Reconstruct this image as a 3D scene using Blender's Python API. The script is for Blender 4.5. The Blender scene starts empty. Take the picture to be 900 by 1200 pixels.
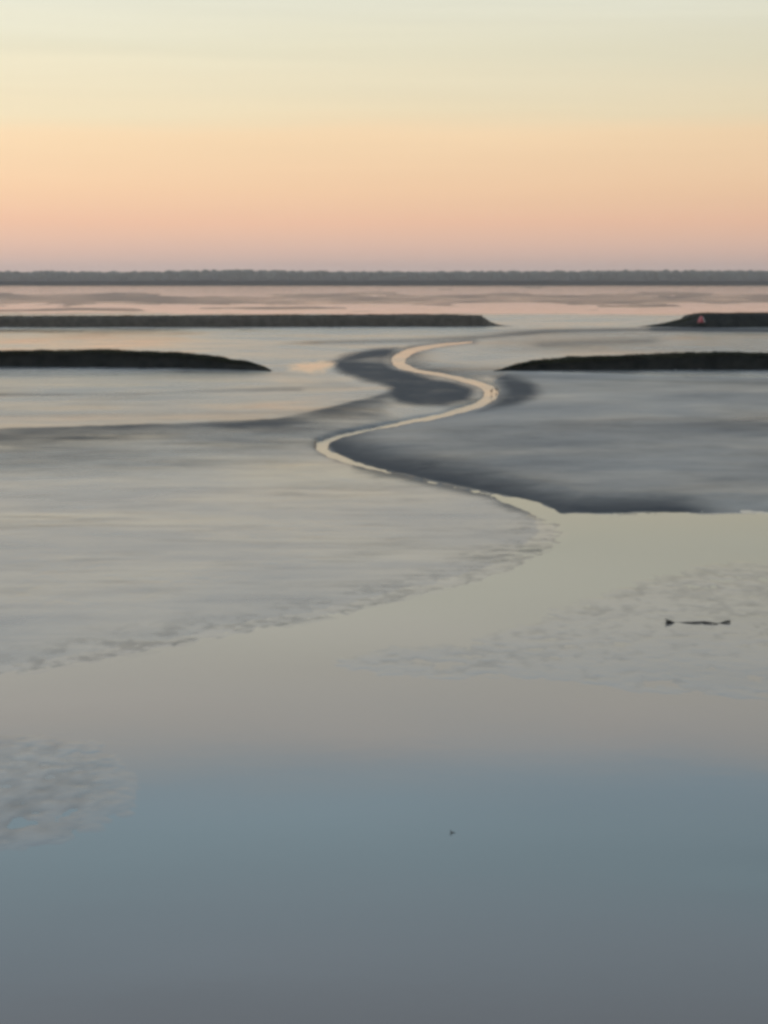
import bpy, bmesh, math, random
import numpy as np

rng = np.random.default_rng(7)
random.seed(7)
scene = bpy.context.scene
C = scene.collection
R = math.radians

# ------------------------------------------------------------------ camera
CAM_H = 6.0                      # eye height above the tidal water, metres
FPX = 2400.0                     # focal length in units of the 900 x 1200 photo grid
PITCH = math.atan(273.0 / FPX)   # looking slightly down on the flats
cp, sp = math.cos(PITCH), math.sin(PITCH)

cam_d = bpy.data.cameras.new('camera')
cam_d.sensor_fit = 'VERTICAL'
cam_d.sensor_height = 24.0
cam_d.sensor_width = 18.0
cam_d.lens = 48.0
cam_d.clip_start = 0.5
cam_d.clip_end = 30000.0
cam = bpy.data.objects.new('camera', cam_d)
C.objects.link(cam)
cam.location = (0, 0, CAM_H)
cam.rotation_euler = (R(90) - PITCH, 0, 0)
scene.camera = cam


def ground(px, py, z=0.0):
    """Survey helper: the point at height z on the plain that the photo shows at (px, py)."""
    b = (py - 600.0) / FPX
    t = (CAM_H - z) / (sp + b * cp)
    return ((px - 450.0) / FPX * t, t * (cp - b * sp), z)


def depth_scale(py):
    b = (py - 600.0) / FPX
    return CAM_H / (sp + b * cp) / FPX       # metres per photo pixel at that row


def height_at(py_base, py_top):
    """Height of an upright thing standing at row py_base whose top shows at py_top."""
    y = ground(450, py_base)[1]
    b = (py_top - 600.0) / FPX
    return CAM_H - y * (sp + b * cp) / (cp - b * sp)


# ------------------------------------------------------------------ numeric helpers
_tab = rng.random((256, 256)).astype(np.float32)


def vnoise(x, y, off=0):
    x = x + off * 17.3
    y = y + off * 9.7
    xi = np.floor(x).astype(np.int64)
    yi = np.floor(y).astype(np.int64)
    fx = x - xi
    fy = y - yi
    fx = fx * fx * (3 - 2 * fx)
    fy = fy * fy * (3 - 2 * fy)
    a = _tab[xi & 255, yi & 255]
    b = _tab[(xi + 1) & 255, yi & 255]
    c = _tab[xi & 255, (yi + 1) & 255]
    d = _tab[(xi + 1) & 255, (yi + 1) & 255]
    return (a * (1 - fx) + b * fx) * (1 - fy) + (c * (1 - fx) + d * fx) * fy - 0.5


def fbm(x, y, octv=4, off=0):
    s = 0
    amp = 1.0
    for k in range(octv):
        s = s + amp * vnoise(x * 2 ** k, y * 2 ** k, off + k * 3)
        amp *= 0.55
    return s


def sstep(a, b, x):
    t = np.clip((x - a) / (b - a), 0, 1)
    return t * t * (3 - 2 * t)


def spline(pts, n=8):
    """Catmull-Rom resampling of a polyline (tuples of any length)."""
    p = np.array(pts, float)
    out = []
    for i in range(len(p) - 1):
        p0 = p[max(i - 1, 0)]
        p1, p2 = p[i], p[i + 1]
        p3 = p[min(i + 2, len(p) - 1)]
        for k in range(n):
            t = k / n
            out.append(0.5 * ((2 * p1) + (p2 - p0) * t + (2 * p0 - 5 * p1 + 4 * p2 - p3) * t * t
                              + (3 * p1 - p0 - 3 * p2 + p3) * t ** 3))
    out.append(p[-1])
    return np.array(out)


KY = 3.0      # rows are foreshortened, so distances along depth weigh more


def line_dist(x, y, pts, ky=KY):
    """Distance to a polyline and the interpolated third column (a width) if present."""
    pts = np.asarray(pts, float)
    best = np.full(x.shape, 1e9)
    wid = np.zeros(x.shape)
    for a, b in zip(pts[:-1], pts[1:]):
        dx, dy = b[0] - a[0], (b[1] - a[1]) * ky
        L = dx * dx + dy * dy + 1e-9
        t = np.clip(((x - a[0]) * dx + (y - a[1]) * ky * dy) / L, 0, 1)
        d = np.hypot(x - a[0] - t * dx, (y - a[1]) * ky - t * dy)
        m = d < best
        best = np.where(m, d, best)
        if pts.shape[1] > 2:
            wid = np.where(m, a[2] + t * (b[2] - a[2]), wid)
    return best, wid


def poly_sd(x, y, pts, ky=KY):
    """Signed distance to a polygon, positive inside."""
    pts = np.asarray(pts, float)
    d, _ = line_dist(x, y, np.vstack([pts, pts[:1]])[:, :2], ky)
    inside = np.zeros(x.shape, bool)
    n = len(pts)
    for i in range(n):
        x1, y1 = pts[i][:2]
        x2, y2 = pts[(i + 1) % n][:2]
        if y1 == y2:
            continue
        c = ((y1 > y) != (y2 > y)) & (x < (x2 - x1) * (y - y1) / (y2 - y1) + x1)
        inside ^= c
    return np.where(inside, d, -d)


# ------------------------------------------------------------------ object helpers
def link(name, data, parent=None):
    o = bpy.data.objects.new(name, data)
    C.objects.link(o)
    if parent is not None:
        o.parent = parent
    return o


def tag(o, label=None, cat=None, group=None, kind=None):
    if label:
        o['label'] = label
    if cat:
        o['category'] = cat
    if group:
        o['group'] = group
    if kind:
        o['kind'] = kind
    return o


def empty(name, loc, label, cat, group=None):
    o = link(name, None)
    o.location = loc
    o.empty_display_size = 0.3
    return tag(o, label, cat, group)


def np_mesh(name, verts, faces, mat, parent=None, smooth=True):
    """Mesh object from an (n,3) vertex array and an (m,k) face index array."""
    verts = np.asarray(verts, np.float32)
    faces = np.asarray(faces, np.int32)
    m, k = faces.shape
    me = bpy.data.meshes.new(name)
    me.vertices.add(len(verts))
    me.vertices.foreach_set('co', verts.ravel())
    me.loops.add(m * k)
    me.loops.foreach_set('vertex_index', faces.ravel())
    me.polygons.add(m)
    me.polygons.foreach_set('loop_start', np.arange(0, m * k, k, dtype=np.int32))
    me.polygons.foreach_set('use_smooth', np.full(m, smooth))
    me.update(calc_edges=True)
    me.materials.append(mat)
    return link(name, me, parent)


def grid_faces(nr, nc):
    i = np.arange(nr - 1)[:, None] * nc + np.arange(nc - 1)[None, :]
    i = i.ravel()
    return np.stack([i, i + 1, i + nc + 1, i + nc], 1)


# ------------------------------------------------------------------ materials
def new_mat(name):
    m = bpy.data.materials.new(name)
    m.use_nodes = True
    nt = m.node_tree
    nt.nodes.clear()
    out = nt.nodes.new('ShaderNodeOutputMaterial')
    return m, nt, out


def nd(nt, kind, **kw):
    n = nt.nodes.new(kind)
    for k, v in kw.items():
        setattr(n, k, v)
    return n


def noise_node(nt, vec, scale, detail=4, rough=0.55, dist=0.0):
    n = nd(nt, 'ShaderNodeTexNoise')
    n.inputs['Scale'].default_value = scale
    n.inputs['Detail'].default_value = detail
    n.inputs['Roughness'].default_value = rough
    n.inputs['Distortion'].default_value = dist
    nt.links.new(vec, n.inputs['Vector'])
    return n


def math_node(nt, op, a, b=None, clamp=False):
    n = nd(nt, 'ShaderNodeMath', operation=op, use_clamp=clamp)
    for i, v in enumerate((a, b)):
        if v is None:
            continue
        if isinstance(v, (int, float)):
            n.inputs[i].default_value = v
        else:
            nt.links.new(v, n.inputs[i])
    return n.outputs[0]


def simple_mat(name, c1, c2, scale=3.0, rough=0.8, spec=0.3, bump=0.0):
    m, nt, out = new_mat(name)
    geo = nd(nt, 'ShaderNodeNewGeometry')
    n = noise_node(nt, geo.outputs['Position'], scale, 5)
    r = nd(nt, 'ShaderNodeValToRGB')
    r.color_ramp.elements[0].position = 0.35
    r.color_ramp.elements[1].position = 0.68
    r.color_ramp.elements[0].color = (*c1, 1)
    r.color_ramp.elements[1].color = (*c2, 1)
    nt.links.new(n.outputs['Fac'], r.inputs[0])
    b = nd(nt, 'ShaderNodeBsdfPrincipled')
    nt.links.new(r.outputs[0], b.inputs['Base Color'])
    b.inputs['Roughness'].default_value = rough
    b.inputs['Specular IOR Level'].default_value = spec
    if bump:
        bp = nd(nt, 'ShaderNodeBump')
        bp.inputs['Strength'].default_value = bump
        bp.inputs['Distance'].default_value = 0.05
        nt.links.new(n.outputs['Fac'], bp.inputs['Height'])
        nt.links.new(bp.outputs[0], b.inputs['Normal'])
    nt.links.new(b.outputs[0], out.inputs[0])
    return m


def mud_material():
    m, nt, out = new_mat('tidal_mud')
    geo = nd(nt, 'ShaderNodeNewGeometry')
    pos = geo.outputs['Position']
    att = nd(nt, 'ShaderNodeAttribute', attribute_name='wet')
    n1 = noise_node(nt, pos, 0.09, 6, 0.62, 0.6)
    n2 = noise_node(nt, pos, 0.55, 6, 0.62, 0.4)
    n3 = noise_node(nt, pos, 3.2, 5, 0.6)
    s = math_node(nt, 'SUBTRACT', n1.outputs['Fac'], 0.5)
    s2 = math_node(nt, 'SUBTRACT', n2.outputs['Fac'], 0.5)
    s3 = math_node(nt, 'SUBTRACT', n3.outputs['Fac'], 0.5)
    v = math_node(nt, 'ADD', math_node(nt, 'MULTIPLY', s, 1.0), math_node(nt, 'MULTIPLY', s2, 0.55))
    v = math_node(nt, 'ADD', v, math_node(nt, 'MULTIPLY', s3, 0.25))
    # patchiness is strongest where the surface is half drained
    w = att.outputs['Fac']
    half = math_node(nt, 'MULTIPLY', w, math_node(nt, 'SUBTRACT', 1.15, w))
    fac = math_node(nt, 'ADD', w, math_node(nt, 'MULTIPLY', v, math_node(nt, 'MULTIPLY', half, 3.0)), clamp=True)
    # drained mud: grey blue silt, matt
    cr = nd(nt, 'ShaderNodeValToRGB')
    cr.color_ramp.elements[0].color = (0.016, 0.020, 0.026, 1)
    cr.color_ramp.elements[1].color = (0.036, 0.038, 0.041, 1)
    cr.color_ramp.elements[0].position = 0.3
    cr.color_ramp.elements[1].position = 0.7
    nt.links.new(n2.outputs['Fac'], cr.inputs[0])
    dry = nd(nt, 'ShaderNodeBsdfPrincipled')
    snd = nd(nt, 'ShaderNodeAttribute', attribute_name='sand')
    mxc = nd(nt, 'ShaderNodeMixRGB')
    mxc.inputs[2].default_value = (0.20, 0.135, 0.095, 1)        # drier sandbars far out
    nt.links.new(snd.outputs['Fac'], mxc.inputs[0])
    nt.links.new(cr.outputs[0], mxc.inputs[1])
    nt.links.new(mxc.outputs[0], dry.inputs['Base Color'])
    dry.inputs['Roughness'].default_value = 0.72
    dry.inputs['Specular IOR Level'].default_value = 0.08
    film = nd(nt, 'ShaderNodeBsdfPrincipled')
    pal = nd(nt, 'ShaderNodeAttribute', attribute_name='pale')
    fcol = nd(nt, 'ShaderNodeMixRGB')
    fcol.inputs[1].default_value = (0.05, 0.053, 0.055, 1)
    fcol.inputs[2].default_value = (0.132, 0.114, 0.104, 1)
    nt.links.new(pal.outputs['Fac'], fcol.inputs[0])
    nt.links.new(fcol.outputs[0], film.inputs['Base Color'])
    dcol = nd(nt, 'ShaderNodeMixRGB')
    dcol.inputs[2].default_value = (0.075, 0.069, 0.062, 1)
    nt.links.new(pal.outputs['Fac'], dcol.inputs[0])
    nt.links.new(mxc.outputs[0], dcol.inputs[1])
    nt.links.new(dcol.outputs[0], dry.inputs['Base Color'])
    film.inputs['IOR'].default_value = 1.33
    rpl = nd(nt, 'ShaderNodeAttribute', attribute_name='ripple')
    fr = math_node(nt, 'ADD', rpl.outputs['Fac'], math_node(nt, 'MULTIPLY', s, 0.42))
    fr = math_node(nt, 'MAXIMUM', fr, 0.08)
    nt.links.new(fr, film.inputs['Roughness'])
    bp = nd(nt, 'ShaderNodeBump')
    bp.inputs['Strength'].default_value = 0.25
    bp.inputs['Distance'].default_value = 0.03
    nt.links.new(n3.outputs['Fac'], bp.inputs['Height'])
    nt.links.new(bp.outputs[0], dry.inputs['Normal'])
    bp2 = nd(nt, 'ShaderNodeBump')
    bp2.inputs['Strength'].default_value = 0.08
    bp2.inputs['Distance'].default_value = 0.03
    nt.links.new(n3.outputs['Fac'], bp2.inputs['Height'])
    nt.links.new(bp2.outputs[0], film.inputs['Normal'])
    mx = nd(nt, 'ShaderNodeMixShader')
    nt.links.new(fac, mx.inputs[0])
    nt.links.new(dry.outputs[0], mx.inputs[1])
    nt.links.new(film.outputs[0], mx.inputs[2])
    nt.links.new(mx.outputs[0], out.inputs[0])
    return m


def water_material():
    m, nt, out = new_mat('turbid_water')
    geo = nd(nt, 'ShaderNodeNewGeometry')
    b = nd(nt, 'ShaderNodeBsdfPrincipled')
    b.inputs['Base Color'].default_value = (0.045, 0.047, 0.046, 1)
    b.inputs['IOR'].default_value = 1.33
    n = noise_node(nt, geo.outputs['Position'], 0.16, 3, 0.5, 0.5)
    mr = nd(nt, 'ShaderNodeMapRange')
    mr.inputs['From Min'].default_value = 0.35
    mr.inputs['From Max'].default_value = 0.7
    mr.inputs['To Min'].default_value = 0.04
    mr.inputs['To Max'].default_value = 0.10
    nt.links.new(n.outputs['Fac'], mr.inputs['Value'])
    sepp = nd(nt, 'ShaderNodeSeparateXYZ')
    nt.links.new(geo.outputs['Position'], sepp.inputs[0])
    opn = nd(nt, 'ShaderNodeValToRGB')       # still ponds near by, running creek, then the open reach
    dist = math_node(nt, 'DIVIDE', sepp.outputs['Y'], 400.0, True)
    e = opn.color_ramp.elements
    e[0].position, e[0].color = 0.125, (0, 0, 0, 1)
    e[1].position, e[1].color = 0.19, (0.085, 0.085, 0.085, 1)
    for p_, c_ in ((0.5, 0.05), (0.8, 0.0)):
        q_ = e.new(p_)
        q_.color = (c_, c_, c_, 1)
    nt.links.new(dist, opn.inputs[0])
    nt.links.new(math_node(nt, 'ADD', mr.outputs[0], opn.outputs[0]), b.inputs['Roughness'])
    rip = noise_node(nt, geo.outputs['Position'], 2.2, 3, 0.5, 0.3)
    bp = nd(nt, 'ShaderNodeBump')
    nt.links.new(math_node(nt, 'ADD', math_node(nt, 'MULTIPLY', math_node(nt, 'SUBTRACT', 1.0, dist), 0.03), math_node(nt, 'MULTIPLY', opn.outputs[0], 0.7)), bp.inputs['Strength'])
    bp.inputs['Distance'].default_value = 0.02
    nt.links.new(rip.outputs['Fac'], bp.inputs['Height'])
    nt.links.new(bp.outputs[0], b.inputs['Normal'])
    nt.links.new(b.outputs[0], out.inputs[0])
    return m


MUD = mud_material()
WATER = water_material()
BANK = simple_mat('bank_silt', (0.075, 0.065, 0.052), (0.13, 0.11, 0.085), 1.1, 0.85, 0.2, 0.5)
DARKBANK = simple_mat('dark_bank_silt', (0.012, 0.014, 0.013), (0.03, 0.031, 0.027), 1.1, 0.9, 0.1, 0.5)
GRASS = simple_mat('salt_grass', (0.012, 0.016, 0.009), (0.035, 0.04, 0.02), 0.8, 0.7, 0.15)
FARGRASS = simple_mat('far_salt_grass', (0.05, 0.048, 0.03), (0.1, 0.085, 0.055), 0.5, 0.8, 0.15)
WOODS = simple_mat('far_wood_leaves', (0.03, 0.04, 0.025), (0.07, 0.075, 0.05), 0.03, 0.9, 0.1)
SHORE = simple_mat('far_shore_marsh', (0.008, 0.007, 0.005), (0.02, 0.016, 0.012), 0.02, 0.9, 0.1)
DRIFT = simple_mat('wet_driftwood', (0.03, 0.028, 0.022), (0.11, 0.105, 0.09), 14.0, 0.6, 0.3, 0.6)
RED = simple_mat('faded_red_paint', (0.34, 0.05, 0.06), (0.46, 0.10, 0.10), 2.5, 0.5, 0.4)
PALE = simple_mat('pale_paint', (0.5, 0.48, 0.44), (0.7, 0.68, 0.63), 3.0, 0.5, 0.4)
FEATHER = simple_mat('brown_feathers', (0.06, 0.045, 0.025), (0.16, 0.12, 0.07), 20.0, 0.8, 0.2)
FEATHER_DARK = simple_mat('dark_feathers', (0.03, 0.035, 0.035), (0.12, 0.12, 0.11), 14.0, 0.8, 0.2)
HORN = simple_mat('horn', (0.03, 0.028, 0.02), (0.08, 0.07, 0.04), 30.0, 0.6, 0.3)

# ------------------------------------------------------------------ the tidal flat
# plan survey: channel centre line with half width (photo grid units)
channel = spline([(552, 401, 0.3), (538, 402.2, 1.6), (513, 405, 3.4), (492, 409, 5.5), (478, 413, 7), (469, 418, 8.5), (467, 423, 9), (474, 430, 7.5),
                  (493, 435.5, 4), (520, 440, 4), (544, 445, 6), (563, 450.5, 7), (574, 457, 9), (574, 465, 9), (563, 473, 7.5),
                  (541, 481, 5.6), (503, 490, 5), (450, 500.5, 4.8), (410, 508.5, 5), (388, 515, 6), (377.5, 522, 7),
                  (382, 530, 7), (404, 539.5, 6), (425, 546, 4.4), (440, 550, 2.4), (460, 555, 0.6), (475, 558.5, -1.2), (508, 566, -0.6), (530, 570.5, -1.4), (545, 573, -0.5),
                  (578, 580.5, 1.0), (590, 585, 2.5), (606, 588, 8), (622, 593, 12), (636, 600, 11), (650, 606, 10), (680, 612, 12)], 6)

pool = [(648, 603), (657, 618), (655, 636), (625, 655), (600, 668), (560, 683), (520, 693), (470, 704), (430, 713),
        (380, 724), (320, 736), (270, 745), (220, 755), (150, 768), (90, 778), (40, 786), (-60, 798), (-600, 870), (-1500, 980),
        (-1500, 1700), (2400, 1700), (2400, 603), (900, 602.5), (760, 602)]
patch_right = [(372, 768), (400, 757), (450, 748), (540, 742), (600, 725), (660, 700), (720, 676), (790, 657), (860, 650), (940, 648), (1200, 640),
               (1200, 832), (930, 832), (830, 826), (740, 818), (650, 806), (560, 805), (480, 806), (420, 800), (385, 785)]
patch_left = [(-400, 830), (-60, 842), (40, 848), (110, 852), (175, 878), (190, 912), (170, 948), (120, 980), (66, 998), (10, 1006), (-60, 1015), (-400, 1050)]
puddle = [(345, 432), (352, 427), (375, 424), (384, 428), (382, 434), (366, 438)]

dark_left = [(380, 425), (405, 417), (433, 411), (462, 408.5), (460, 416), (458, 426), (466, 433), (490, 440), (512, 445), (540, 450.5), (556, 457), (558, 464), (548, 472),
             (520, 478), (488, 478), (462, 474), (448, 466), (452, 458), (438, 453), (424, 450), (411, 444), (396, 438), (386, 431)]
dark_right = [(580, 443), (598, 441), (617, 446), (631, 455), (634, 463), (626, 471), (605, 477), (580, 481), (560, 484), (578, 474), (590, 462), (586, 452)]
right_flat = [(600, 437), (900, 444), (1500, 450), (1500, 604), (1000, 602.5), (900, 603.2), (860, 601.2), (820, 602.4), (760, 600.8), (700, 602.2), (655, 602.5), (630, 590), (584, 580), (545, 571.5), (508, 564.5), (475, 557), (440, 549),
              (412, 540), (392, 531), (385, 523), (396, 515), (412, 510.5), (452, 502), (507, 491.5), (552, 481.5), (578, 472), (588, 460), (580, 448)]
limb_low = [(380, 524), (396, 533), (412, 540), (440, 549), (475, 557), (508, 565), (545, 573), (584, 582), (630, 594), (655, 603), (720, 603.5), (770, 604)]
crest = [(470, 462), (440, 470), (400, 480), (360, 490), (320, 497.5), (280, 500.5), (200, 503), (100, 506), (0, 509), (-300, 514), (-900, 520)]


def survey(px, py, X, Y):
    """Height of the mud and how much water film lies on it, for points of the plain."""
    n_big = fbm(X / 14, Y / 14, 4, 1)
    n_mid = fbm(X / 3.2, Y / 3.2, 4, 5)
    n_sml = fbm(X / 0.8, Y / 0.8, 3, 9)
    wob = 6 * fbm(px / 40, py / 14, 4, 31)               # ragged outlines
    wx = px + wob
    wy = py + 1.2 * fbm(px / 30, py / 10, 3, 41)

    wet = np.full(px.shape, 1.0)
    h = np.full(px.shape, 0.06)

    # ---- open far flats, sandbars in shallow water
    far = sstep(372, 362, py)
    bar = np.exp(-((py - 350.5 - 2.0 * vnoise(px / 120, py * 0, 3)) / 5.5) ** 2)
    bar = np.maximum(bar, 0.8 * np.exp(-((py - 360 + (px - 500) * 0.006) / 1.8) ** 2) * sstep(-0.05, 0.25, vnoise(px / 90, py / 8, 6)))
    hf = -0.085 + 0.2 * bar + 0.16 * fbm(px / 90, py / 3.5, 5, 14)
    h = h * (1 - far) + hf * far
    wet = wet * (1 - far) + (0.35 + 0.5 * fbm(px / 60, py / 4.0, 4, 16)) * far
    # bright bay behind the far banks
    bay = sstep(-4, 6, poly_sd(px, py, [(585, 378), (640, 375.2), (760, 375.2), (800, 377), (770, 381.5), (690, 382.5), (600, 382)]))
    h = np.where(bay > 0.05, 0.03, h)
    wet = wet * (1 - bay) + bay
    far = far * (1 - bay)

    # ---- upper flats behind the grass ridges
    up = sstep(384, 388, py) * sstep(418, 410, py)
    wet = wet - 0.25 * up * sstep(520, 620, px)
    wet = wet + up * 0.15 * sstep(420, 250, px)
    d, _ = line_dist(px, py, [(300, 405), (360, 402.5), (420, 401.5), (480, 400), (560, 396), (640, 389), (760, 386), (1000, 388)])
    wet = wet - 0.5 * np.exp(-(d / 8) ** 2) * sstep(280, 400, px)
    d, _ = line_dist(px, py, [(640, 405), (700, 402), (760, 400)])
    wet = wet - 0.35 * np.exp(-(d / 14) ** 2)
    d, _ = line_dist(px, py, [(480, 415), (478, 424), (500, 433), (560, 438), (600, 438)])
    wet = wet - 0.5 * np.exp(-(np.maximum(d, 0) / 22) ** 2) * sstep(470, 485, px)

    d, _ = line_dist(px, py, [(770, 386), (840, 387.5), (900, 388), (1400, 389)])
    wet = wet - 0.5 * np.exp(-(d / 11) ** 2)  # dark reflection below the far right bank, painted in as drained mud
    # ---- left flat, streaks
    d, _ = line_dist(px, py, [(-600, 467), (0, 464), (160, 463), (260, 459.5), (350, 458)])
    wet = wet - 0.42 * np.exp(-(d / 7) ** 2) * sstep(400, 330, px)
    wet = wet - 0.18 * sstep(452, 438, py) * sstep(425, 434, py) * sstep(380, 250, px)
    wet = wet + 0.34 * fbm(px / 200 + py / 50, py / 5.5, 5, 93) * sstep(432, 440, py) * sstep(600, 560, py)
    ripl = 0.30 * fbm(px / 90 + py / 25, py / 2.6, 4, 111) * sstep(548, 580, py) * sstep(760, 640, py)
    # crest of the drained bank and its slope towards the near flat
    cx = np.array([c[0] for c in crest])[::-1]
    cy = np.array([c[1] for c in crest])[::-1]
    cyl = np.interp(px, cx, cy)
    below = wy - cyl
    inl = sstep(480, 440, px)
    reach = 62 + 10 * fbm(px / 160, px * 0, 2, 51)
    bank = sstep(-2.5, 1.5, below) * np.clip(1 - below / reach, 0, 1) ** 1.25 * inl * (1 + 0.5 * fbm(px / 120, py / 9, 3, 98))
    soft = np.exp(-(np.minimum(below, 0) / 7.0) ** 2) * (below < 0) * inl
    wet = wet - (0.80 + 0.10 * sstep(220, 330, px)) * bank - 0.25 * soft * sstep(200, 420, px)
    lowb = np.clip(1 - below / 50.0, 0, 1)
    h = h + inl * 0.16 * np.where(below > 0, lowb ** 1.5, sstep(-30, 0, below)) * (py < 570)
    # paler pan between the crest and the near limb
    pan = np.exp(-(((px - 455) / 75) ** 2 + ((py - 485) / 8) ** 2))
    wet = wet + 0.22 * pan

    # ---- right flat
    sd = poly_sd(wx, wy, right_flat)
    inr = sstep(-3, 5, sd)
    dl, _ = line_dist(wx, wy, limb_low)
    wr = 0.03 + 0.76 * sstep(8, 100, dl) - 0.18 * sstep(592, 601, py) * sstep(700, 800, px)
    wr = wr + 0.30 * fbm(px / 150 + py / 60, py / 11.0, 5, 99) * sstep(20, 120, dl)
    wr = wr + 0.06 * np.sin(py / 7.5 + 1.2 * fbm(px / 220, py / 40, 3, 61)) * sstep(60, 160, dl)
    wr = wr - 0.16 * np.exp(-(((px - 860) / 120) ** 2 + ((py - 500) / 16) ** 2))
    wr = wr - 0.12 * np.exp(-(((px - 620) / 130) ** 2 + ((py - 528) / 9) ** 2))
    wr = wr + 0.14 * np.exp(-(((px - 720) / 130) ** 2 + ((py - 470) / 14) ** 2))
    d, _ = line_dist(px, py, [(590, 441), (680, 445), (800, 449), (900, 451), (1300, 456)])
    wr = wr - 0.25 * np.exp(-(d / 6) ** 2)
    wet = wet * (1 - inr) + wr * inr
    h = h + inr * (0.10 * sstep(0, 70, sd) + 0.03 * n_big)
    strip = sstep(434, 436, py) * sstep(447, 442, py) * sstep(600, 680, px)
    wet = np.maximum(wet, 0.6 * strip)

    # ---- steep drained banks at the bends
    da = sstep(-11, 12, 4 * n_big + poly_sd(wx, wy, dark_left))
    light = np.exp(-(((px - 440) / 22) ** 2 + ((py - 424) / 4.0) ** 2))
    wet = wet * (1 - da) + np.clip(0.36 * light - 0.04 + 0.22 * fbm(px / 40 + py / 8, py / 3.5, 4, 101), 0, 1) * da
    db = sstep(-12, 13, 4 * n_big + poly_sd(wx, wy, dark_right))
    wet = wet * (1 - db) + np.clip(0.4 * fbm(px / 40 - py / 8, py / 3.5, 4, 103), 0, 1) * db
    h = h + 0.05 * np.maximum(da, db)
    # ragged, shining edge of the left flat
    d, _ = line_dist(wx, wy, [(384, 432), (397, 441), (412, 447), (428, 453), (448, 461)])
    wet = wet + 0.25 * np.exp(-(d / 9) ** 2) * (1 - da)

    # ---- near textured flat on the left, ponded water on the right
    near = sstep(545, 575, py)
    n_fin = fbm(X / 0.42, Y / 0.42, 3, 19)
    ps = poly_sd(wx + 14 * n_sml, wy + 5 * n_fin + 4 * n_mid, pool)
    wet = np.where((py > 545) & (ps < 0) & (sd < 0), wet * (1 - near) + near * (0.95 + ripl - 0.05 * sstep(-60, -4, ps) + 0.10 * n_big + 0.06 * n_mid), wet)
    edge = np.clip(-ps, -200, 200)
    n_fin = fbm(X / 0.42, Y / 0.42, 3, 19)
    n_fine2 = fbm(X / 0.17, Y / 0.30, 2, 23)
    frg = sstep(-70, 20, edge)
    h_near = np.clip(edge * 0.00035, -0.12, 0.03) + frg * (0.006 * n_mid + 0.010 * n_sml + 0.010 * n_fin + 0.008 * n_fine2)
    pr = poly_sd(px + 34 * n_big, py + 6 * n_mid, patch_right)
    pl = poly_sd(px + 34 * n_big, py + 10 * n_mid, patch_left)
    for q in (pr, pl):
        k = sstep(-60, 60, q)
        h_near = np.where(ps > -30, np.maximum(h_near, -0.06 + k * 0.068 + 0.006 * n_mid + 0.010 * n_sml + 0.011 * n_fin + 0.010 * n_fine2), h_near)
    h_near = np.where(ps > -90, 0.0045 * np.tanh(h_near / 0.016), np.minimum(h_near, 0.03))
    h_near = np.where((ps <= -90), 0.0045 + (h_near - 0.0045) * sstep(90, 200, edge) * 0.5, h_near)
    fringe = np.exp(-((edge - 16) / 55) ** 2) * near * (ps < 0) * (sd < 0)
    wet = wet - fringe * 0.30 * sstep(-0.15, 0.5, 0.7 * n_fin + 0.7 * n_fine2 + 0.3 * n_mid + 0.4 * n_sml)
    wet = np.where((ps > 0), 0.88 + 0.20 * n_fin + 0.30 * n_fine2 + 0.16 * n_mid + 0.18 * n_big, wet)
    h = h * (1 - near) + h_near * near
    # keep the right flat's bank above its waterline
    kk = sstep(500, 560, py) * sstep(-4, 6, sd)
    h = h * (1 - kk) + kk * (np.clip(sd * 0.0022, 0, 0.12) + 0.008 * n_sml)

    # ---- the creek
    dc, wc = line_dist(px + 2.2 * fbm(px / 12, py / 5, 3, 77), py + 0.5 * fbm(px / 16, py / 4, 3, 78), channel, 2.2)
    e = dc - wc * 0.74 + 2.4 * fbm(px / 15, py / 3.5, 4, 105) * (py > 425) + 1.6 * fbm(px / 14, py / 3, 2, 82) * (py > 550)
    cut = sstep(5, -4, e)
    broken = sstep(430, 480, px) * sstep(596, 570, px) * (py > 545)
    h = h * (1 - cut) + (-0.11 + broken * (0.11 + 0.22 * fbm(px / 11, py / 2.5, 3, 81))) * cut
    lip = np.exp(-(np.clip(e, 0, None) / 7.0) ** 2) * (py < 552)
    wet = wet - 0.55 * lip * wet
    dlow, _ = line_dist(wx, wy, [(430, 549), (475, 560), (508, 567.5), (545, 575), (580, 583), (606, 594), (634, 603.5), (650, 608)], 2.2)
    wet = wet - 0.75 * wet * np.exp(-(dlow / (9 + 7 * sstep(-0.2, 0.3, fbm(px / 30, py / 8, 2, 83)))) ** 2)
    dp = poly_sd(wx, wy, puddle)
    pud = sstep(-14, 8, dp + 12 * fbm(px / 10, py / 2.5, 3, 84))
    wet = wet + (1 - wet) * pud
    h = h + 0.006 * n_sml * (py > 420) * (1 - near)
    # fine rippling of the wet film: coarse on the open flats, smooth beside the ponds
    streak = fbm(px / 170 + py / 60, py / 7.0, 4, 95)
    rip = 0.24 + 0.05 * streak
    rr = 0.345 + 0.07 * fbm(px / 190 + py / 70, py / 13.0, 4, 97)
    rn = sstep(528, 640, py)
    rip = np.where(ps > -30, 0.15, rip * (1 - rn) + rn * (0.225 + 0.05 * streak)) * (1 - inr) + inr * rr
    rip = rip - 0.10 * up * sstep(330, 150, px)
    rip = rip * (1 - pud) + 0.10 * pud
    rip = rip * (1 - far) + 0.08 * far
    kq = np.maximum(sstep(-12, 75, pr + 26 * n_fin), sstep(-5, 120, pl + 40 * n_fin))
    pale = near * (1 - inr) * np.where(ps > -4, 0.75 * kq, 1.0)
    wet = np.where(ps > 0, 1 - (1 - wet) * kq, wet)
    rip = np.where((ps > 0) & (near > 0.5), 0.09 + 0.07 * kq, rip)
    return h, np.clip(wet, 0.0, 1.0), far, rip, pale


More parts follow.
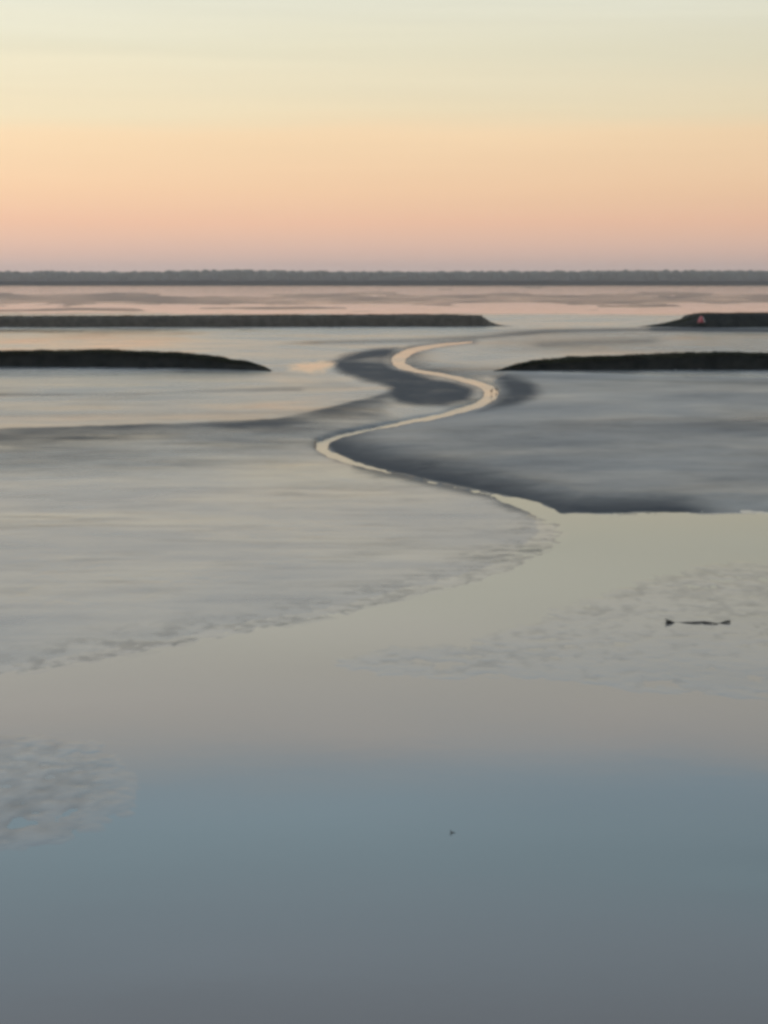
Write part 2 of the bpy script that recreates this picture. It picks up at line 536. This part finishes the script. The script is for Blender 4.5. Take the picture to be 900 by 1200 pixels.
rows = list(np.arange(1300.0, 1060.0, -1.8)) + list(np.arange(1060.0, 380.0, -0.85)) + list(np.arange(380.0, 334.0, -0.5))
rows = np.array(rows)
cols = np.concatenate([[-9000, -6000, -4000, -2800, -2000, -1500, -1150, -900, -700, -550, -430, -340, -270, -210, -160, -120, -90],
                       np.arange(-70.0, 971.0, 1.7),
                       [990, 1020, 1060, 1110, 1170, 1240, 1330, 1450, 1600, 1800, 2050, 2400, 2900, 3700, 4900, 6900, 9900]])
tt = CAM_H / (sp + (rows - 600) / FPX * cp)
PX, PY = np.meshgrid(cols, rows)
T = CAM_H / (sp + (PY - 600) / FPX * cp)
X = (PX - 450) / FPX * T
Y = T * (cp - (PY - 600) / FPX * sp)
Z, WET, SAND, RIP, SILT = survey(PX, PY, X, Y)
# land in front of the survey (towards and behind the camera) and beyond it
first, last = X[0], X[-1]
pre_y = np.array([-60.0, -30.0, -8.0, 4.0, 10.0])
pre = np.stack([np.tile(first * 1.0, (5, 1)), np.tile(pre_y[:, None], (1, len(cols))), np.full((5, len(cols)), -0.1)], -1)
post_y = np.array([Y[-1, 0] + 120, Y[-1, 0] + 500, 3000.0, 3900.0, 5100.0])
post = np.stack([first[None, :] * 0 + last[None, :] / Y[-1, 0] * post_y[:, None], np.tile(post_y[:, None], (1, len(cols))),
                 np.tile(np.array([0.3, 0.8, 1.0, 1.2, 1.2])[:, None], (1, len(cols)))], -1)
V = np.concatenate([pre, np.stack([X, Y, Z], -1), post], 0)
V[..., 0] = np.clip(V[..., 0], -5800, 5800)
wet_all = np.concatenate([np.full((5, len(cols)), 0.8), WET, np.full((5, len(cols)), 0.3)], 0)
nr, nc = V.shape[:2]
# drop collapsed columns at the clamp
flat = np_mesh('mudflat', V.reshape(-1, 3), grid_faces(nr, nc), MUD)
at = flat.data.attributes.new('wet', 'FLOAT', 'POINT')
at.data.foreach_set('value', wet_all.astype(np.float32).ravel())
rip_all = np.concatenate([np.full((5, len(cols)), 0.2), RIP, np.full((5, len(cols)), 0.3)], 0)
at = flat.data.attributes.new('ripple', 'FLOAT', 'POINT')
at.data.foreach_set('value', rip_all.astype(np.float32).ravel())
pale_all = np.concatenate([np.ones((5, len(cols))), SILT, np.zeros((5, len(cols)))], 0)
at = flat.data.attributes.new('pale', 'FLOAT', 'POINT')
at.data.foreach_set('value', pale_all.astype(np.float32).ravel())
sand_all = np.concatenate([np.zeros((5, len(cols))), SAND, np.ones((5, len(cols)))], 0)
at = flat.data.attributes.new('sand', 'FLOAT', 'POINT')
at.data.foreach_set('value', sand_all.astype(np.float32).ravel())
tag(flat, 'grey tidal mudflat with wet pans and drained creek banks', kind='structure')

# water: one level sheet, cut into strips so shading stays precise far away
wy_ = np.concatenate([[-60, -20, 5], np.geomspace(14, 2250, 60)])
wx_ = np.linspace(-1, 1, 13)
wv = np.array([[u * max(260.0, yy * 1.6), yy, 0.0] for yy in wy_ for u in wx_])
water = np_mesh('water', wv, grid_faces(len(wy_), 13), WATER)
tag(water, 'still tidal water lying in the creek and pools', kind='structure')


# ------------------------------------------------------------------ banks and ridges
def cross_bank(name, prof, depth, mat, parent, face=0.35, seg=220, nv=18, rough=0.10, off=0):
    """A bank following prof = [(px, py_base, py_top)], rising over `face` metres from its foot."""
    P = spline(prof, 24)
    s = np.linspace(0, len(P) - 1, seg)
    px = np.interp(s, np.arange(len(P)), P[:, 0])
    pb = np.interp(s, np.arange(len(P)), P[:, 1])
    pt = np.interp(s, np.arange(len(P)), P[:, 2])
    vs = []
    hs = []
    for i in range(seg):
        x, y, _ = ground(px[i], pb[i])
        H = max(height_at(pb[i], min(pt[i], pb[i] - 0.2)), 0.02)
        dloc = depth(px[i])
        hs.append((x, y, H, dloc))
    hs = np.array(hs)
    t = np.concatenate([[0, 0.2, 0.4, 0.6, 0.8, 1.0], np.linspace(1.0, 2.0, nv - 6)[1:], [2.1]])
    for i in range(seg):
        x, y, H, dl = hs[i]
        for k, tv in enumerate(t):
            if tv <= 1.0:
                yy = y + face * H * tv ** 0.8
                z = H * (1 - (1 - tv) ** 1.6)
            else:
                q = min(tv - 1.0, 1.0)
                yy = y + face * H + dl * q
                z = H * (1 - 0.25 * q * q) if tv < 2.05 else -0.3
            if tv == 0:
                z = -0.3
            vs.append((x, yy, z))
    vs = np.array(vs).reshape(seg, len(t), 3)
    amp = np.minimum(hs[:, 2], 1.0)[:, None]
    nz = fbm(vs[..., 0] / 1.3, vs[..., 1] / 1.3, 4, off)
    vs[..., 1] += rough * 2.5 * nz * amp
    inner = (t > 0) & (t < 2.05)
    vs[:, inner, 2] += (rough * fbm(vs[..., 0] / 0.7, vs[..., 1] / 0.7, 3, off + 3) * amp)[:, inner]
    o = np_mesh(name, vs.reshape(-1, 3), grid_faces(seg, len(t))[:, ::-1], mat, parent)
    return o, hs, face


def grass_on(parent, hs, face, n, blade, width, mat, base=0.0, droop=0.35, ahead=0.0):
    """Thin upright blades scattered over a bank, one mesh."""
    L = np.hypot(np.diff(hs[:, 0]), np.diff(hs[:, 1]))
    cum = np.concatenate([[0], np.cumsum(L)])
    u = rng.random(n) * cum[-1]
    i = np.clip(np.searchsorted(cum, u) - 1, 0, len(hs) - 2)
    f = ((u - cum[i]) / np.maximum(L[i], 1e-6))[:, None]
    P = hs[i] * (1 - f) + hs[i + 1] * f
    q = rng.random(n) ** 1.6
    H = P[:, 2]
    x = P[:, 0]
    y = P[:, 1] + face * H * (1 - ahead * rng.random(n)) + P[:, 3] * q * 0.9
    z = H * (1 - 0.25 * q * q) - 0.06
    clump = 0.75 + 0.9 * fbm(x / 1.6, y / 1.6, 3, 90)
    b = blade * (0.55 + 0.6 * rng.random(n)) * np.clip(clump, 0.35, 1.5) * np.clip(H / 0.45, 0.15, 1.0)
    a = rng.random(n) * math.pi
    lean = (rng.random((n, 2)) - 0.5) * 2 * droop * b[:, None]
    dx, dy = np.cos(a) * width, np.sin(a) * width
    v = np.zeros((n, 4, 3))
    v[:, 0] = np.stack([x - dx, y - dy, z], 1)
    v[:, 1] = np.stack([x + dx, y + dy, z], 1)
    v[:, 2] = np.stack([x + dx * 0.35 + lean[:, 0], y + dy * 0.35 + lean[:, 1], z + b], 1)
    v[:, 3] = np.stack([x - dx * 0.5 + lean[:, 0] * 0.8, y - dy * 0.5 + lean[:, 1] * 0.8, z + b * 0.85], 1)
    o = np_mesh('grass', v.reshape(-1, 3), np.arange(n * 4).reshape(n, 4), mat, parent, smooth=False)
    o['kind'] = 'stuff'
    return o


# near left ridge
G = 'grassy marsh ridges between the tidal pans'
root = empty('marsh_ridge', (0, 0, 0), 'dark grassy ridge on the left tapering to a point beside the creek', 'marsh ridge', G)
prof = [(-260, 428, 413), (-120, 429, 413.5), (0, 430, 415), (60, 430.3, 414.5), (110, 430.6, 414), (150, 431, 415), (200, 431.8, 418), (240, 432.5, 421), (270, 433.4, 424.5),
        (292, 434.2, 426.5), (306, 435, 429.5), (314, 435.8, 432.5), (319, 436.6, 436)]
o, hs, fc = cross_bank('bank', prof, lambda p: 9.0 if p < 200 else max(1.2, 9.0 * (322 - p) / 122), DARKBANK, root, 0.6, 260, 18, 0.08, 4)
grass_on(root, hs, fc, 42000, 0.26, 0.022, GRASS, ahead=0.9)

# near right ridge
root = empty('marsh_ridge', (0, 0, 0), 'dark grassy ridge on the right whose low tip starts beside the creek bend', 'marsh ridge', G)
prof = [(576, 436.6, 436), (588, 435.6, 432.5), (604, 435, 429.5), (630, 434.6, 426.5), (665, 434.2, 424.5), (700, 434, 422), (740, 433.8, 420.5), (790, 433.6, 419), (835, 433.5, 417),
        (860, 433.5, 416.5), (900, 433.5, 418), (1000, 433.2, 417), (1150, 433, 417)]
o, hs, fc = cross_bank('bank', prof, lambda p: 9.0 if p > 680 else max(1.2, 9.0 * (p - 574) / 106), DARKBANK, root, 0.6, 260, 18, 0.08, 14)
grass_on(root, hs, fc, 42000, 0.26, 0.022, GRASS, ahead=0.9)

# far left bank: level top, eroded face, abrupt right end
G2 = 'long eroded banks across the far flats'
root = empty('marsh_bank', (0, 0, 0), 'long level grey brown bank on the left, ending abruptly above the bright water', 'marsh bank', G2)
prof = [(-500, 384, 373), (-200, 384, 372.5), (0, 383.5, 372.3), (120, 383.5, 372), (260, 383.2, 371.2), (380, 383, 370.6), (480, 382.8, 370), (540, 382.6, 369.8), (562, 382.5, 370),
        (567, 382.5, 372.5), (573, 382.6, 376.5), (582, 382.7, 380), (594, 382.9, 381.9), (606, 383, 382.8)]
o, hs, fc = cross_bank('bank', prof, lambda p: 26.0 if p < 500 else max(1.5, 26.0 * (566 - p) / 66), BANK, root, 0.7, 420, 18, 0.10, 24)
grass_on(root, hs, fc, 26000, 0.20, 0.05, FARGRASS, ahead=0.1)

# far right bank
root = empty('marsh_bank', (0, 0, 0), 'dark sloping bank on the far right with a red cone at its raised end', 'marsh bank', G2)
prof = [(745, 383.2, 382.9), (765, 383.3, 381.6), (785, 383.5, 379.6), (803, 383.8, 377), (817, 384, 374), (824, 384, 370.5), (832, 384, 368.4), (860, 384, 368), (900, 383.6, 368), (1000, 383.5, 367.8), (1200, 383.5, 368)]
o, hs, fc = cross_bank('bank', prof, lambda p: 18.0 if p > 840 else max(1.5, 18.0 * (p - 744) / 96), DARKBANK, root, 1.4, 260, 18, 0.12, 34)
grass_on(root, hs, fc, 14000, 0.22, 0.05, GRASS, ahead=0.1)

# ------------------------------------------------------------------ far shore and wood
xs = np.linspace(-1900, 1900, 420)
fy = 1960.0
vv = []
for x in xs:
    top = 4.2 + 1.0 * float(fbm(np.array([x / 160.0]), np.array([2.0]), 4, 60)[0])
    for dy, z in ((0, -0.4), (6, 0.6), (30, top * 0.75), (55, top), (140, top * 0.95), (260, 0.2)):
        vv.append((x, fy + dy, z))
shore = np_mesh('far_shore', np.array(vv), grid_faces(420, 6)[:, ::-1], SHORE)
tag(shore, 'thin dark line of marsh along the far shore', kind='structure')


def far_wood():
    """Crowns packed along the coast four kilometres away, one mass."""
    ico = bmesh.new()
    bmesh.ops.create_icosphere(ico, subdivisions=2, radius=1.0)
    bv = np.array([v.co[:] for v in ico.verts])
    bf = np.array([[v.index for v in f.verts] for f in ico.faces])
    ico.free()
    av, af = [], []
    k = 0
    x = -3300.0
    while x < 3300:
        prof = 20.0 + 2.6 * float(fbm(np.array([x / 260.0]), np.array([0.3]), 4, 70)[0]) + 1.5 * random.random()
        for j in range(4):
            hgt = prof * (0.965 + 0.035 * random.random()) * (1.0 if j == 0 else 0.9)
            w = 9 + 9 * random.random()
            cx, cy = x + random.uniform(-11, 11), 3950 + j * 25 + random.uniform(-10, 10)
            r = 1 + 0.35 * (rng.random(len(bv)) - 0.5)
            p = bv * r[:, None] * np.array([w, w, hgt * 0.5]) + np.array([cx, cy, 1.0 + hgt * 0.5])
            av.append(p)
            af.append(bf + k)
            k += len(bv)
        x += 7.5
    o = np_mesh('treeline', np.concatenate(av), np.concatenate(af), WOODS, None, False)
    tag(o, 'hazy grey wood along the far coast under the horizon glow', kind='stuff')


far_wood()


# ------------------------------------------------------------------ small things
def tube(bm, pts, radii, seg=10, jag=0.0):
    """Bent tapering round bar, closed at both ends."""
    pts = [np.array(p, float) for p in pts]
    rings = []
    for i, p in enumerate(pts):
        d = pts[min(i + 1, len(pts) - 1)] - pts[max(i - 1, 0)]
        d = d / np.linalg.norm(d)
        a = np.cross(d, (0, 0, 1) if abs(d[2]) < 0.9 else (1, 0, 0))
        a /= np.linalg.norm(a)
        b = np.cross(d, a)
        ring = []
        for k in range(seg):
            t = 2 * math.pi * k / seg
            r = radii[i] * (1 + jag * (random.random() - 0.5))
            ring.append(bm.verts.new(p + r * (math.cos(t) * a + math.sin(t) * b)))
        rings.append(ring)
    for r0, r1 in zip(rings[:-1], rings[1:]):
        for k in range(seg):
            bm.faces.new((r0[k], r0[(k + 1) % seg], r1[(k + 1) % seg], r1[k]))
    bm.faces.new(rings[0][::-1])
    bm.faces.new(rings[-1])


def bm_obj(name, bm, mat, parent=None, smooth=True):
    bmesh.ops.recalc_face_normals(bm, faces=bm.faces)
    me = bpy.data.meshes.new(name)
    bm.to_mesh(me)
    bm.free()
    for p in me.polygons:
        p.use_smooth = smooth
    me.materials.append(mat)
    return link(name, me, parent)


# driftwood branch on the right
bx, by, _ = ground(818, 730)
s = depth_scale(730)
root = empty('driftwood_branch', (bx, by, 0), 'dark driftwood branch lying half sunk in the shallow water on the right', 'driftwood')
bm = bmesh.new()
pts = [(-38, 0.01), (-35, 0.03), (-31, 0.015), (-26, -0.006), (-20, 0.0), (-14, 0.010), (-4, 0.016), (8, 0.012), (15, 0.004), (22, -0.004), (28, 0.010), (34, 0.024), (38, 0.022)]
rad = [0.014, 0.027, 0.022, 0.011, 0.010, 0.011, 0.013, 0.012, 0.010, 0.009, 0.013, 0.020, 0.016]
P3 = spline([(a * s, 0.03 * math.sin(a * 0.2), z) for a, z in pts], 4)
RR = np.interp(np.linspace(0, 12, len(P3)), range(13), rad)
tube(bm, P3, RR, 10, 0.25)
bm_obj('stem', bm, DRIFT, root)
bm = bmesh.new()
tube(bm, [(-35 * s, 0, 0.02), (-36.5 * s, 0.01, 0.05), (-38.5 * s, 0.02, 0.07)], [0.022, 0.015, 0.007], 8, 0.3)
bm_obj('root_stub', bm, DRIFT, root)
bm = bmesh.new()
tube(bm, [(6 * s, 0, 0.02), (16 * s, -0.10, 0.02), (22 * s, -0.16, 0.006)], [0.016, 0.011, 0.006], 7, 0.3)
bm_obj('side_twig', bm, DRIFT, root)

# tiny twig in the blue foreground water
bx, by, _ = ground(529, 976)
bm = bmesh.new()
tube(bm, [(-0.004, 0, -0.01), (-0.002, 0, 0.02), (-0.014, 0, 0.05)], [0.012, 0.011, 0.005], 7, 0.3)
tube(bm, [(0, 0, 0.004), (0.03, 0.004, 0.006), (0.055, -0.004, 0.003)], [0.009, 0.007, 0.003], 7, 0.3)
o = bm_obj('twig', bm, DRIFT)
o.location = (bx, by, 0)
o.scale = (0.75, 0.75, 0.6)
tag(o, 'tiny dark twig sticking out of the blue foreground water', 'twig')

# red cone marker at the end of the far right bank
bx, by, _ = ground(822.5, 384)
bz = height_at(384, 377.0)
root = empty('marker_cone', (bx, by + 0.6, bz - 0.15), 'small faded red cone with a pale side on the tip of the far right bank', 'marker')
root.scale = (0.9, 0.9, 0.85)


def lathe(profile, seg=28, a0=0.0, a1=2 * math.pi):
    bm = bmesh.new()
    full = abs(a1 - a0 - 2 * math.pi) < 1e-6
    n = seg if full else seg + 1
    rings = [[bm.verts.new((r * math.cos(a0 + (a1 - a0) * k / seg), r * math.sin(a0 + (a1 - a0) * k / seg), z)) for k in range(n)] for r, z in profile]
    for r0, r1 in zip(rings[:-1], rings[1:]):
        for k in range(seg):
            bm.faces.new((r0[k], r0[(k + 1) % n], r1[(k + 1) % n], r1[k]))
    return bm


bm_obj('cone', lathe([(0.0, 0), (0.50, 0.0), (0.53, 0.12), (0.46, 0.3), (0.34, 0.62), (0.22, 0.86), (0.12, 0.96), (0.0, 0.98)]), RED, root)
bm_obj('pale_side', lathe([(0.545, 0.10), (0.472, 0.3), (0.352, 0.62), (0.232, 0.86)], 10, R(-50), R(10)), PALE, root)
bm_obj('base_ring', lathe([(0.46, -0.10), (0.56, -0.10), (0.58, 0.0), (0.56, 0.06), (0.50, 0.07), (0.46, -0.10)]), DRIFT, root)


# two wading birds in the bend of the creek
def bird(px, py, scale, rz, mat, label):
    x, y, _ = ground(px, py)
    root = empty('wading_bird', (x, y, 0), label, 'bird', 'birds standing in the creek bend')
    root.rotation_euler = (0, 0, rz)
    me = bpy.data.meshes.new('body')
    j = [(-0.17, 0, 0.20), (-0.10, 0, 0.225), (0.0, 0, 0.245), (0.07, 0, 0.27), (0.10, 0, 0.33), (0.115, 0, 0.385), (0.15, 0, 0.40), (0.17, 0, 0.398)]
    rr = [0.012, 0.045, 0.068, 0.055, 0.026, 0.024, 0.032, 0.012]
    me.from_pydata([tuple(c * scale for c in p) for p in j], [(i, i + 1) for i in range(len(j) - 1)], [])
    b = link('body', me, root)
    me.materials.append(mat)
    md = b.modifiers.new('skin', 'SKIN')
    sv = me.skin_vertices[0].data
    for i, r in enumerate(rr):
        sv[i].radius = (r * scale, r * scale * 1.05)
        sv[i].use_root = i == 2
    b.modifiers.new('smooth', 'SUBSURF').levels = 2
    b.modifiers['smooth'].render_levels = 2
    bm = bmesh.new()
    tube(bm, [(0.165 * scale, 0, 0.398 * scale), (0.21 * scale, 0, 0.388 * scale), (0.25 * scale, 0, 0.372 * scale)], [0.011 * scale, 0.007 * scale, 0.002 * scale], 7)
    bm_obj('beak', bm, HORN, root)
    for sgn in (-1, 1):
        bm = bmesh.new()
        tube(bm, [(0.01 * scale, sgn * 0.028 * scale, 0.215 * scale), (-0.005 * scale, sgn * 0.03 * scale, 0.11 * scale), (0.008 * scale, sgn * 0.03 * scale, -0.12),
                  ], [0.011 * scale, 0.008 * scale, 0.008 * scale], 7)
        bm_obj('leg', bm, HORN, root)
        bm = bmesh.new()
        pts = [(-0.12, 0.062 * sgn, 0.225), (-0.04, 0.072 * sgn, 0.25), (0.04, 0.062 * sgn, 0.265)]
        tube(bm, [tuple(c * scale for c in p) for p in pts], [0.010 * scale, 0.032 * scale, 0.022 * scale], 8)
        bm_obj('wing', bm, mat, root)


bird(576.0, 462.0, 0.72, R(70), FEATHER, 'small brown bird standing in the middle of the creek bend')
bird(581.5, 459.5, 0.58, R(150), FEATHER_DARK, 'smaller dark bird at the right edge of the creek bend')

# ------------------------------------------------------------------ air
hz_m = bpy.data.materials.new('air')
hz_m.use_nodes = True
nt = hz_m.node_tree
nt.nodes.clear()
out = nt.nodes.new('ShaderNodeOutputMaterial')
pv = nt.nodes.new('ShaderNodeVolumePrincipled')
pv.inputs['Color'].default_value = (0.97, 0.92, 0.90, 1)
pv.inputs['Density'].default_value = 0.000105
pv.inputs['Anisotropy'].default_value = 0.55
nt.links.new(pv.outputs[0], out.inputs['Volume'])
bm = bmesh.new()
bmesh.ops.create_cube(bm, size=1.0)
for v in bm.verts:
    v.co.x *= 12400
    v.co.y = -120 if v.co.y < 0 else 5400
    v.co.z = -1.6 if v.co.z < 0 else 34
hz = bm_obj('haze', bm, hz_m, None, False)
tag(hz, 'thin evening haze over the flats', kind='stuff')

# ------------------------------------------------------------------ sky and light
world = bpy.data.worlds.new('World')
scene.world = world
world.use_nodes = True
nt = world.node_tree
nt.nodes.clear()
out = nt.nodes.new('ShaderNodeOutputWorld')
SUN_EL, SUN_AZ = R(1.2), R(-62)      # just setting, ahead and to the left
sky = nt.nodes.new('ShaderNodeTexSky')
sky.sky_type = 'NISHITA'
sky.sun_disc = False
sky.sun_elevation = SUN_EL
sky.sun_rotation = SUN_AZ
bg1 = nt.nodes.new('ShaderNodeBackground')
bg1.inputs['Strength'].default_value = 0.05
nt.links.new(sky.outputs[0], bg1.inputs[0])

tc = nt.nodes.new('ShaderNodeTexCoord')
sep = nt.nodes.new('ShaderNodeSeparateXYZ')
nt.links.new(tc.outputs['Generated'], sep.inputs[0])
# soft, nearly level cloud streaks bend the bands a little
mp = nt.nodes.new('ShaderNodeMapping')
mp.inputs['Scale'].default_value = (2.2, 2.2, 26.0)
nt.links.new(tc.outputs['Generated'], mp.inputs[0])
cn = noise_node(nt, mp.outputs[0], 1.6, 4, 0.5, 0.4)
wob = math_node(nt, 'MULTIPLY', math_node(nt, 'SUBTRACT', cn.outputs['Fac'], 0.5), 0.045)
zc = math_node(nt, 'MAXIMUM', sep.outputs['Z'], 0.0)
zc = math_node(nt, 'ADD', zc, math_node(nt, 'MULTIPLY', wob, math_node(nt, 'MINIMUM', math_node(nt, 'MULTIPLY', zc, 5.0), 1.0)))
zc = math_node(nt, 'MAXIMUM', zc, 0.0)
el = math_node(nt, 'ARCSINE', zc)
el = math_node(nt, 'MULTIPLY', el, 2 / math.pi)
tf = math_node(nt, 'SQRT', el)
cr = nt.nodes.new('ShaderNodeValToRGB')
stops = [(0.0, (.50, .40, .37)), (0.4, (.55, .42, .38)), (0.87, (.67, .465, .385)), (1.6, (.78, .495, .365)), (2.5, (.82, .56, .38)), (3.95, (.85, .635, .425)),
         (4.4, (.775, .66, .47)), (6.2, (.73, .69, .535)), (7.5, (.715, .705, .585)), (8.5, (.86, .845, .70)), (10.5, (.93, .885, .77)), (12.6, (.99, .92, .84)), (13.2, (.93, .905, .87)),
         (14.0, (.64, .85, .99)), (16.0, (.70, .95, 1.07)), (18.0, (.80, .97, 1.10)), (20.5, (.86, .93, 1.03)), (25, (.90, 1.04, 1.19)), (32, (1.0, 1.18, 1.36)), (50, (.72, .88, 1.08)), (90, (.36, .46, .63))]
els = cr.color_ramp.elements
for i, (e, c) in enumerate(stops):
    p = math.sqrt(e / 90.0)
    x = els[i] if i < 2 else els.new(p)
    x.position = p
    x.color = (*c, 1)
nt.links.new(tf, cr.inputs[0])
# brighter towards the set sun on the left, dimmer behind the camera
gx = math_node(nt, 'MULTIPLY', sep.outputs['X'], -0.33)
gy = math_node(nt, 'MULTIPLY', math_node(nt, 'SUBTRACT', sep.outputs['Y'], 0.98), 0.30)
amp = math_node(nt, 'ADD', math_node(nt, 'ADD', gx, gy), 1.0)
amp = math_node(nt, 'MAXIMUM', amp, 0.3)
# thin high cloud: long faint streaks, stronger higher up
mp2 = nt.nodes.new('ShaderNodeMapping')
mp2.inputs['Scale'].default_value = (1.3, 1.3, 34.0)
mp2.inputs['Rotation'].default_value = (R(1.5), R(-1.2), 0)
nt.links.new(tc.outputs['Generated'], mp2.inputs[0])
cn2 = noise_node(nt, mp2.outputs[0], 2.1, 5, 0.55, 0.5)
st = math_node(nt, 'MULTIPLY', math_node(nt, 'SUBTRACT', cn2.outputs['Fac'], 0.5),
               math_node(nt, 'ADD', 0.03, math_node(nt, 'MULTIPLY', math_node(nt, 'MINIMUM', sep.outputs['Z'], 0.35), 1.1)))
amp = math_node(nt, 'MULTIPLY', amp, math_node(nt, 'ADD', 1.0, st))
bg2 = nt.nodes.new('ShaderNodeBackground')
nt.links.new(cr.outputs[0], bg2.inputs[0])
nt.links.new(amp, bg2.inputs['Strength'])
add = nt.nodes.new('ShaderNodeAddShader')
nt.links.new(bg1.outputs[0], add.inputs[0])
nt.links.new(bg2.outputs[0], add.inputs[1])
nt.links.new(add.outputs[0], out.inputs[0])

sun_d = bpy.data.lights.new('sun', 'SUN')
sun_d.energy = 0.12
sun_d.angle = R(15)
sun_d.color = (1.0, 0.72, 0.5)
sun = link('sun', sun_d)
# light travels from the sun's place in the sky towards the flats
from mathutils import Vector
direction = Vector((math.sin(SUN_AZ) * math.cos(SUN_EL), math.cos(SUN_AZ) * math.cos(SUN_EL), math.sin(SUN_EL)))
sun.rotation_euler = (-direction).to_track_quat('-Z', 'Y').to_euler()

# ------------------------------------------------------------------ film
vs = scene.view_settings
vs.view_transform = 'Standard'
vs.look = 'None'
vs.exposure = 0.0
vs.gamma = 1.0
vs.use_curve_mapping = False
scene.cycles.use_denoising = True
scene.cycles.max_bounces = 6
scene.cycles.volume_bounces = 0
scene.cycles.pixel_filter_type = 'BLACKMAN_HARRIS'
scene.cycles.filter_width = 3.4      # the photo is a soft long-lens picture
